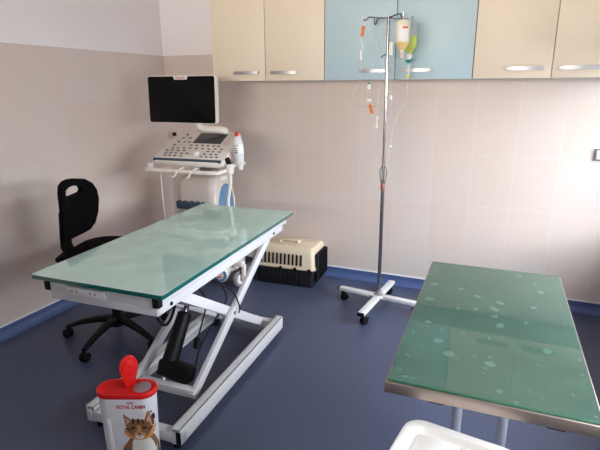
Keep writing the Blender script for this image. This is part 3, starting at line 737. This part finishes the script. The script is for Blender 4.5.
# probe holder on the right with a probe and its cable
ph = MB().cyl((0.288, -0.24, 0.925), (0.288, -0.24, 0.995), 0.024, 0.031, n=20, bev=0.005).build('probe_holder', M['device'], U)
pr = MB().cyl((0.288, -0.24, 0.985), (0.268, -0.25, 1.035), 0.016, 0.020, n=16, bev=0.006).build('ultrasound_probe', M['black'], U)
MB().cyl((0.335, -0.18, 0.985), (0.335, -0.18, 1.005), 0.036, 0.039, n=20, bev=0.004).build('bottle_holder', M['device'], U)
MB().tube([(0.288, -0.24, 0.925), (0.286, -0.24, 0.87), (0.272, -0.235, 0.80), (0.256, -0.23, 0.72), (0.250, -0.21, 0.60), (0.24, -0.15, 0.45), (0.2, -0.13, 0.30)], 0.013, n=8).build('probe_cable', M['device'], U)
MB().tube([(-0.30, -0.2, 0.90), (-0.305, -0.19, 0.7), (-0.303, -0.17, 0.45), (-0.29, -0.12, 0.12), (-0.26, 0.02, 0.02), (-0.2, 0.06, 0.09)], 0.005, n=6).build('hanging_cable', M['device'], U)
# monitor on its arm
MB().tube([(0.03, 0.05, 1.12), (0.05, 0.06, 1.165), (0.12, 0.04, 1.185), (0.10, 0.0, 1.20), (-0.02, -0.03, 1.21), (-0.055, -0.04, 1.24), (-0.058, -0.05, 1.30)], 0.026, n=12).build('monitor_arm', M['device'], U)
MM = Matrix.Translation((-0.135, -0.115, 1.416)) @ Matrix.Rotation(math.radians(-2.5), 4, 'Z') @ Matrix.Rotation(math.radians(90 - 2), 4, 'X')
b = MB(); b.M = MM
b.prism(rrect(0.565, 0.330, 0.020, 6), -0.032, 0.0, bev=0.008); mo = b.build('monitor', M['device'], U)
b = MB(); b.M = MM; b.prism(rrect(0.552, 0.319, 0.016, 6, -0.004, -0.001), 0.0, 0.003, bev=0.001); b.build('screen', M['screen'], mo)
b = MB(); b.M = MM; b.prism([(-0.062, 0.162), (0.062, 0.162), (0.052, 0.136), (-0.052, 0.136)], 0.0, 0.005, bev=0.001); b.build('logo_plate', M['device'], mo)
tm = text_mesh('Esaote', 0.027); tm.transform(MM @ Matrix.Translation((0, 0.149, 0.0058)) @ Matrix.Diagonal((1.05, 1, 1, 1))); tm.materials.clear(); tm.materials.append(M['redink'])
o = bpy.data.objects.new('logo', tm); C.objects.link(o); o.parent = mo

# gel bottle standing in the holder on the right of the console
G = thing('gel_bottle', 'white gel bottle with red nozzle at the right of the console', 'bottle', (1.092, -0.658, 0.948), 0)
G.rotation_euler = (0, math.radians(-5), 0)
MB().lathe([(0.013, 0.0), (0.017, 0.004), (0.020, 0.02), (0.026, 0.05), (0.034, 0.10), (0.036, 0.17), (0.031, 0.205), (0.018, 0.225), (0.014, 0.23)], 24).build('body', M['tub'], G)
MB().lathe([(0.013, 0.230), (0.014, 0.245), (0.010, 0.258), (0.006, 0.262)], 16).build('nozzle', M['red'], G)
MB().lathe([(0.0350, 0.115), (0.0362, 0.145), (0.0368, 0.165), (0.0363, 0.175)], 24, cap=False).build('label_band', M['label'], G)
b = MB()
for z, a0, a1 in ((0.168, -2.3, -1.0), (0.150, -2.2, -1.3), (0.135, -2.2, -1.2), (0.122, -2.0, -1.2)):
    n = 8; ra = 0.0376
    ring = [(ra * math.cos(a0 + (a1 - a0) * k / n), ra * math.sin(a0 + (a1 - a0) * k / n)) for k in range(n + 1)]
    ring += [(x * 0.975, y * 0.975) for x, y in reversed(ring)]
    b.prism(ring, z - 0.003, z + 0.003)
b.build('label_print', M['dnavy'], G)

# ------------------------------------------------------------------ pet carrier
P = thing('pet_carrier', 'beige and black plastic pet carrier on the floor by the back wall', 'pet carrier', (1.258, -0.200, 0), math.radians(3))
PL, PD, PS, PH = 0.50, 0.325, 0.145, 0.315
b = MB(); rings = []
for z, k in ((0.0, 0.93), (0.012, 0.95), (PS - 0.015, 0.985), (PS - 0.012, 1.02), (PS, 1.02)):
    rings.append([(x, y, z) for x, y in rrect(PL * k, PD * k, 0.025, 4)])
b.loft(rings).build('bottom_shell', M['crateb'], P)
b = MB(); rings = []
for z, kx, ky, r in ((PS, 1.02, 1.02, 0.025), (PS + 0.014, 1.02, 1.02, 0.025), (PS + 0.016, 0.985, 0.985, 0.025), (0.265, 0.965, 0.93, 0.03), (0.292, 0.945, 0.86, 0.03), (0.308, 0.91, 0.77, 0.03), (PH, 0.86, 0.66, 0.03)):
    rings.append([(x, y, z) for x, y in rrect(PL * kx, PD * ky, r, 4)])
b.loft(rings); ts = b.build('top_shell', M['crate'], P, smooth=28)
fy = -PD * 0.985 / 2
for k in range(11):
    x = -0.185 + k * 0.033
    b = MB(); b.prism(rrect(0.013, 0.088, 0.005, 3), -0.004, 0.004, Matrix.Translation((x, fy + 0.0035, 0.218)) @ Matrix.Rotation(PI / 2 - 0.09, 4, 'X'))
    b.build('vent_slot', M['black'], ts)
for k in range(11):
    x = -0.185 + k * 0.033
    MB().box((x, -PD * 0.97 / 2 - 0.003, 0.075), (0.006, 0.008, 0.09), bev=0.002).build('rib', M['crateb'], P)
for x in (-0.02, 0.10, 0.215):
    MB().box((x, fy - 0.008, PS + 0.003), (0.020, 0.014, 0.026), bev=0.003).build('latch', M['black'], P)
b = MB()
b.box((0.0, 0, PH + 0.010), (0.16, 0.024, 0.010), bev=0.004)
for sx in (-1, 1): b.box((sx * 0.073, 0, PH + 0.004), (0.016, 0.075, 0.012), bev=0.004)
b.box((0, 0.035, PH + 0.004), (0.155, 0.012, 0.010), bev=0.003)
b.build('handle', M['crate'], P)
dr = MB()
dr.box((PL / 2 + 0.004, 0, 0.155), (0.012, 0.235, 0.225), bev=0.006); dpl = dr.build('door_recess', M['black'], P)
b = MB(); xx = PL / 2 + 0.016
for k in range(9): b.cyl((xx, -0.10 + k * 0.025, 0.05), (xx, -0.10 + k * 0.025, 0.262), 0.0028, n=6)
for k in range(6): b.cyl((xx, -0.11, 0.055 + k * 0.04), (xx, 0.11, 0.055 + k * 0.04), 0.0028, n=6)
b.build('wire_door', M['wire'], P)
for y in (-0.115, 0.118): MB().box((PL / 2 + 0.014, y, 0.16), (0.020, 0.016, 0.20), bev=0.004).build('door_post', M['crateb'], P)

# ------------------------------------------------------------------ drip stand
S = thing('drip_stand', 'chrome drip stand on a white cross base with castors', 'drip stand', (2.050, -0.460, 0))
th = math.radians(-7)
ax_, bx_ = Vector((math.cos(th), math.sin(th), 0)), Vector((-math.sin(th), math.cos(th), 0))
bx_ = Vector((0.10, 0.995, 0)).normalized()
for d, L in ((ax_, 0.315), (-ax_, 0.30), (bx_, 0.295), (-bx_, 0.335)):
    a = MB().beam(Vector((0, 0, 0.082)) + d * 0.01, Vector((0, 0, 0.082)) + d * L, 0.048, 0.026, bev=0.006)
    a = a.build('base_arm', M['white'], S)
    e = Vector((0, 0, 0.082)) + d * L
    MB().beam(e - d * 0.002, e + d * 0.008, 0.048, 0.026, bev=0.003).build('end_cap', M['black'], a)
    c0 = d * (L - 0.025); t = (d * 0.45 + Vector((-d.y, d.x, 0)) * 0.9).normalized()
    off = Vector((-t.y, t.x, 0)) * 0.018
    cs = MB()
    for q in (-1, 1): cs.cyl(c0 + off + Vector((0, 0, 0.025)) + t * q * 0.005, c0 + off + Vector((0, 0, 0.025)) + t * q * 0.020, 0.025, n=18, bev=0.004)
    cs.cyl(c0 + Vector((0, 0, 0.045)), c0 + Vector((0, 0, 0.072)), 0.010, n=12)
    cs.box(tuple(c0 + off * 0.5 + Vector((0, 0, 0.045))), (0.03, 0.03, 0.016), bev=0.005)
    cs.box(tuple(c0 + off * 2.6 + Vector((0, 0, 0.036))), (0.035, 0.022, 0.008), rot=(0, 0.4, math.atan2(off.y, off.x)), bev=0.003)
    cs.build('caster', M['black'], S)
MB().box((0, 0, 0.084), (0.075, 0.075, 0.022), rot=(0, 0, th), bev=0.008).build('base_hub', M['white'], S)
MB().lathe([(0.030, 0.094), (0.030, 0.100), (0.018, 0.108), (0.016, 0.125)], 20).build('collar', M['alu'], S)
MB().tube([(0, 0, 0.10), (-0.003, 0, 0.85)], 0.0125, n=16, smooth=False).build('pole', M['chrome'], S)
MB().tube([(-0.003, 0, 0.84), (-0.010, 0, 1.905)], 0.0095, n=16, smooth=False).build('upper_pole', M['chrome'], S)
MB().lathe([(0.0135, 0.84), (0.0150, 0.845), (0.0150, 0.875), (0.0120, 0.885)], 16, Matrix.Translation((-0.003, 0, 0))).build('pole_clamp', M['brown'], S)
b = MB()
for sx in (-1, 1): b.tube([(sx * 0.012 - 0.003, 0, 0.885), (sx * 0.020 - 0.003, 0, 0.93), (sx * 0.022 - 0.003, 0, 0.97), (sx * 0.010 - 0.003, 0, 0.995)], 0.004, n=6)
b.build('clamp_lever', M['grey'], S)
hk = [((-0.11, -0.11), 'hook_arm', 'chrome'), ((0.11, 0.09), 'hook_arm', 'chrome'), ((0.105, -0.11), 'hook_arm', 'wire'), ((-0.105, 0.095), 'hook_arm', 'wire')]
M['dkchrome'] = mat('dark_chrome', rgb(120, 118, 116), 0.2, metal=1.0)
for (hx, hy), nm, mk in hk:
    d = Vector((hx, hy, 0)); u = d.normalized(); z = 1.897; o0 = Vector((-0.010, 0, 0))
    up = 0.006 if mk == 'wire' else -0.002
    pts = [o0 + Vector((0, 0, z)), o0 + d * 0.45 + Vector((0, 0, z + up)), o0 + d * 0.85 + Vector((0, 0, z + up)), o0 + d * 0.93 + Vector((0, 0, z - 0.010)), o0 + d * 1.0 + Vector((0, 0, z - 0.020)), o0 + d * 1.0 + u * 0.012 + Vector((0, 0, z - 0.016)), o0 + d * 1.0 + u * 0.016 + Vector((0, 0, z + 0.014))]
    MB().tube(pts, 0.0042, n=8).build(nm, M['chrome'] if mk == 'chrome' else M['dkchrome'], S)
H1, H2, H3, H4 = (1.930, -0.57), (1.935, -0.365), (2.145, -0.57), (2.150, -0.37)   # hooks: near left, far left, near right, far right

# bottles (hanging upside down from the right-hand hooks)
def bottle(name, label, x, y, ztop, r, h, mats, fill, group):
    t = thing(name, label, 'bottle', (x, y, ztop - h), 0, group)
    zb = 0.030
    prof = [(0.011, 0.0), (0.011, zb), (0.016, zb + 0.006), (r * 0.8, zb + 0.032), (r, zb + 0.050), (r, h - 0.016), (r * 0.9, h - 0.006), (r * 0.6, h)]
    MB().lathe(prof, 28).build('body', M[mats[0]], t)
    return t, zb
t1, zb = bottle('drip_bottle', 'milky white drip bottle with amber liquid in its neck', 2.155, -0.585, 1.868, 0.041, 0.200, ('milky',), None, 'drip bottles on the stand')
MB().lathe([(0.0165, zb + 0.006), (0.0335, zb + 0.031), (0.0400, zb + 0.046)], 28, cap=False).build('fluid', M['amber'], t1)
MB().cyl((0, 0, -0.012), (0, 0, 0.022), 0.017, 0.016, n=20, bev=0.002).build('cap', M['device2'], t1)
lb = MB(); n = 10; a0, a1 = math.radians(-115), math.radians(-30)
ring = [(0.0416 * math.cos(a0 + (a1 - a0) * k / n), 0.0416 * math.sin(a0 + (a1 - a0) * k / n)) for k in range(n + 1)]
ring += [(x * 0.985, y * 0.985) for x, y in reversed(ring)]
lb.prism(ring, 0.085, 0.165); lb = lb.build('paper_label', M['label'], t1)
lb2 = MB(); a0, a1 = math.radians(-80), math.radians(-35)
ring = [(0.0422 * math.cos(a0 + (a1 - a0) * k / n), 0.0422 * math.sin(a0 + (a1 - a0) * k / n)) for k in range(n + 1)]
ring += [(x * 0.98, y * 0.98) for x, y in reversed(ring)]
lb2.prism(ring, 0.148, 0.160); lb2.build('orange_mark', M['orange'], lb)
MB().tube([(-0.0, 0, 0.198), (0.0, 0.004, 0.222), (0, 0.010, 0.222), (0, 0.012, 0.198)], 0.002, n=6).build('hanger_loop', M['milky'], t1)
t2 = thing('drip_bottle', 'clear drip bottle half full of lime green liquid', 'bottle', (2.162, -0.385, 1.672), 0, 'drip bottles on the stand')
r = 0.040; h = 0.205
MB().lathe([(r - 0.002, 0.12), (r, 0.122), (r, h - 0.014), (r * 0.9, h - 0.005), (r * 0.6, h)], 28).build('body', M['clear'], t2)
MB().lathe([(0.011, 0.012), (0.011, 0.024), (0.016, 0.030), (r * 0.8, 0.052), (r, 0.068), (r, 0.1215)], 28).build('fluid', M['lime'], t2)
MB().cyl((0, 0, -0.014), (0, 0, 0.020), 0.017, 0.016, n=20, bev=0.002).build('cap', M['label'], t2)
MB().tube([(0, 0, 0.205), (0, 0.003, 0.222), (0, 0.010, 0.224), (0, 0.012, 0.205)], 0.002, n=6).build('hanger_loop', M['label'], t2)

# infusion sets
def chamber(t, p, L=0.05, r=0.009, mk='clear'):
    x, y, z = p
    return MB().lathe([(r * 0.4, -L / 2 - 0.012), (r, -L / 2), (r, L / 2), (r * 0.6, L / 2 + 0.008)], 14, Matrix.Translation(p)).build('drip_chamber', M[mk], t)
def clamp(t, p, rot):
    b = MB(); b.M = Matrix.Translation(p) @ Euler(rot).to_matrix().to_4x4()
    b.box((0, 0, 0), (0.018, 0.016, 0.060), bev=0.004); b.box((0.004, -0.008, 0.012), (0.012, 0.010, 0.026), bev=0.003)
    return b.build('roller_clamp', M['orange'], t)
V = thing('infusion_set', 'coiled infusion tubing with orange clamp hung on the left hook', 'infusion set', (H1[0] - 0.012, H1[1] - 0.012, 1.878), 0, 'infusion sets on the stand')
def tubeto(t, pts, r=0.0019): return MB().tube(pts, r, n=6, steps=8).build('tube', M['tubing'], t)
tubeto(V, [(0, 0, 0), (-0.014, 0, -0.06), (-0.022, 0, -0.16), (-0.010, 0, -0.24), (0.035, 0.0, -0.26), (0.075, 0.01, -0.245), (0.060, 0.01, -0.12), (0.02, 0.0, -0.03), (0, 0, 0)])
tubeto(V, [(0.0, 0, 0), (0.004, 0, -0.03), (0.0, 0, -0.07), (-0.002, 0, -0.14), (-0.012, 0, -0.22)])
clamp(V, (0.0, -0.004, -0.062), (0, 0.12, 0))
chamber(V, (-0.004, -0.002, -0.135), 0.05, 0.012)
MB().lathe([(0.003, -0.225), (0.007, -0.215), (0.006, -0.165)], 12, Matrix.Translation((-0.010, 0, 0))).build('spike', M['label'], V)
V = thing('infusion_set', 'long infusion line with white connectors looping below the left hook', 'infusion set', (H2[0], H2[1], 1.876), 0, 'infusion sets on the stand')
tubeto(V, [(0, 0, 0), (-0.03, -0.02, -0.06), (-0.065, -0.05, -0.18), (-0.070, -0.07, -0.32), (-0.105, -0.10, -0.42), (-0.100, -0.10, -0.49), (-0.04, -0.09, -0.505), (0.06, -0.08, -0.498)])
tubeto(V, [(0.015, -0.08, -0.24), (0.0, -0.09, -0.30), (-0.006, -0.09, -0.365), (-0.003, -0.09, -0.44), (0.006, -0.09, -0.50), (0.022, -0.09, -0.58), (0.025, -0.08, -0.66), (0.045, -0.06, -0.76), (0.060, -0.05, -0.83)])
MB().cyl((-0.006, -0.09, -0.395), (-0.006, -0.09, -0.363), 0.010, n=14, bev=0.002).build('connector', M['label'], V)
MB().cyl((-0.006, -0.09, -0.363), (-0.006, -0.09, -0.353), 0.0085, n=14).build('green_cap', M['teal'], V)
b = MB(); b.cyl((-0.001, -0.09, -0.472), (-0.001, -0.09, -0.452), 0.012, n=14, bev=0.003); b.cyl((-0.016, -0.09, -0.466), (0.014, -0.09, -0.466), 0.006, n=10); b.build('three_way_tap', M['label'], V)
clamp(V, (0.015, -0.092, -0.515), (0, -0.28, 0))
V = thing('infusion_set', 'infusion line with small white fittings hanging close to the pole', 'infusion set', (H1[0] + 0.004, H1[1] + 0.004, 1.874), 0, 'infusion sets on the stand')
tubeto(V, [(0, 0, 0), (0.05, 0.05, -0.08), (0.085, 0.08, -0.22), (0.075, 0.08, -0.36), (0.06, 0.08, -0.45), (0.063, 0.08, -0.56)])
MB().lathe([(0.004, -0.63), (0.009, -0.625), (0.004, -0.61), (0.004, -0.575), (0.007, -0.56)], 12, Matrix.Translation((0.063, 0.08, 0))).build('connector', M['label'], V)
MB().tube([(0.075, 0.075, -0.205), (0.092, 0.075, -0.192), (0.105, 0.075, -0.187)], 0.0045, n=6).build('green_cap', M['teal'], V)
V = thing('infusion_set', 'drip chamber and line below the lime green bottle', 'infusion set', (2.162, -0.385, 1.658), 0, 'infusion sets on the stand')
b = MB(); b.cyl((0, 0, -0.02), (0, 0, 0.004), 0.009, 0.013, n=14); b.tube([(-0.02, -0.005, -0.006), (0.0, -0.012, -0.014), (0.022, -0.006, 0.006)], 0.006, n=6); b.build('spike', M['teal'], V)
chamber(V, (-0.002, 0, -0.062), 0.055, 0.011)
MB().cyl((-0.004, 0, -0.112), (-0.003, 0, -0.088), 0.008, 0.012, n=12).build('fluid', M['lime'], V)
tubeto(V, [(0, 0, -0.015), (-0.004, 0, -0.11), (-0.006, 0, -0.20), (-0.012, 0, -0.262), (-0.055, -0.01, -0.33), (-0.075, -0.03, -0.42), (-0.085, -0.05, -0.56), (-0.10, -0.06, -0.70), (-0.118, -0.082, -0.76)])
MB().cyl((-0.088, -0.05, -0.535), (-0.072, -0.05, -0.53), 0.006, n=10).build('connector', M['label'], V)
V = thing('infusion_set', 'short line with white clip tied right of the upper pole', 'infusion set', (2.066, -0.475, 1.72), 0, 'infusion sets on the stand')
MB().box((0, 0, 0), (0.022, 0.016, 0.075), bev=0.003).build('white_clip', M['label'], V)
tubeto(V, [(0, 0, -0.03), (0.006, 0, -0.16), (0.012, 0, -0.28), (0.008, 0, -0.40), (-0.010, 0, -0.60), (-0.018, -0.012, -0.80)])
MB().cyl((0.010, 0, -0.30), (0.010, 0, -0.275), 0.010, n=12, bev=0.003).build('connector', M['label'], V)

# ------------------------------------------------------------------ daylight and added front fill
w = bpy.data.worlds.new('sky'); bpy.context.scene.world = w; w.use_nodes = True
w.node_tree.nodes['Background'].inputs[0].default_value = (0.80, 0.90, 1.0, 1); w.node_tree.nodes['Background'].inputs[1].default_value = 0.5
def area(name, loc, rot, sx, sy, power, col):
    l = bpy.data.lights.new(name, 'AREA'); l.shape = 'RECTANGLE'; l.size = sx; l.size_y = sy; l.energy = power; l.color = col
    o = bpy.data.objects.new(name, l); C.objects.link(o); o.location = loc; o.rotation_euler = rot; return o
area('window_daylight', (RX + 1.6, -1.55, 2.3), (0, math.radians(72), 0), 2.2, 4.2, 300, (0.80, 0.89, 1.0))
area('front_fill', (1.7, -8.0, 1.45), (math.radians(90), 0, 0), 4.0, 1.7, 350, (1.0, 0.90, 0.80))  # added warm fill, sill-high so it brightens cabinets and upper walls
su = bpy.data.lights.new('sun', 'SUN'); su.energy = 1.3; su.angle = math.radians(24); su.color = (0.90, 0.95, 1.0)
so_ = bpy.data.objects.new('sun', su); C.objects.link(so_)
so_.rotation_euler = Vector((-0.90, 0.36, -0.30)).to_track_quat('-Z', 'Y').to_euler()

# ------------------------------------------------------------------ camera
cam = bpy.data.cameras.new('camera'); co_ = bpy.data.objects.new('camera', cam); C.objects.link(co_)
cam.sensor_fit = 'HORIZONTAL'; cam.sensor_width = 36; cam.lens = 489.86 / 600 * 36; cam.clip_start = 0.05
m = Matrix(((0.921006, -0.101601, 0.376066), (0.389521, 0.251885, -0.885905), (-0.004717, 0.962409, 0.271564))).to_4x4()
m.translation = (2.7858, -3.6022, 1.4996); co_.matrix_world = m
sc = bpy.context.scene; sc.camera = co_
sc.view_settings.view_transform = 'Standard'; sc.view_settings.look = 'None'; sc.view_settings.gamma = 1; sc.view_settings.exposure = 0.45
sc.view_settings.use_curve_mapping = False
sc.cycles.max_bounces = 10; sc.cycles.transparent_max_bounces = 16; sc.cycles.diffuse_bounces = 6
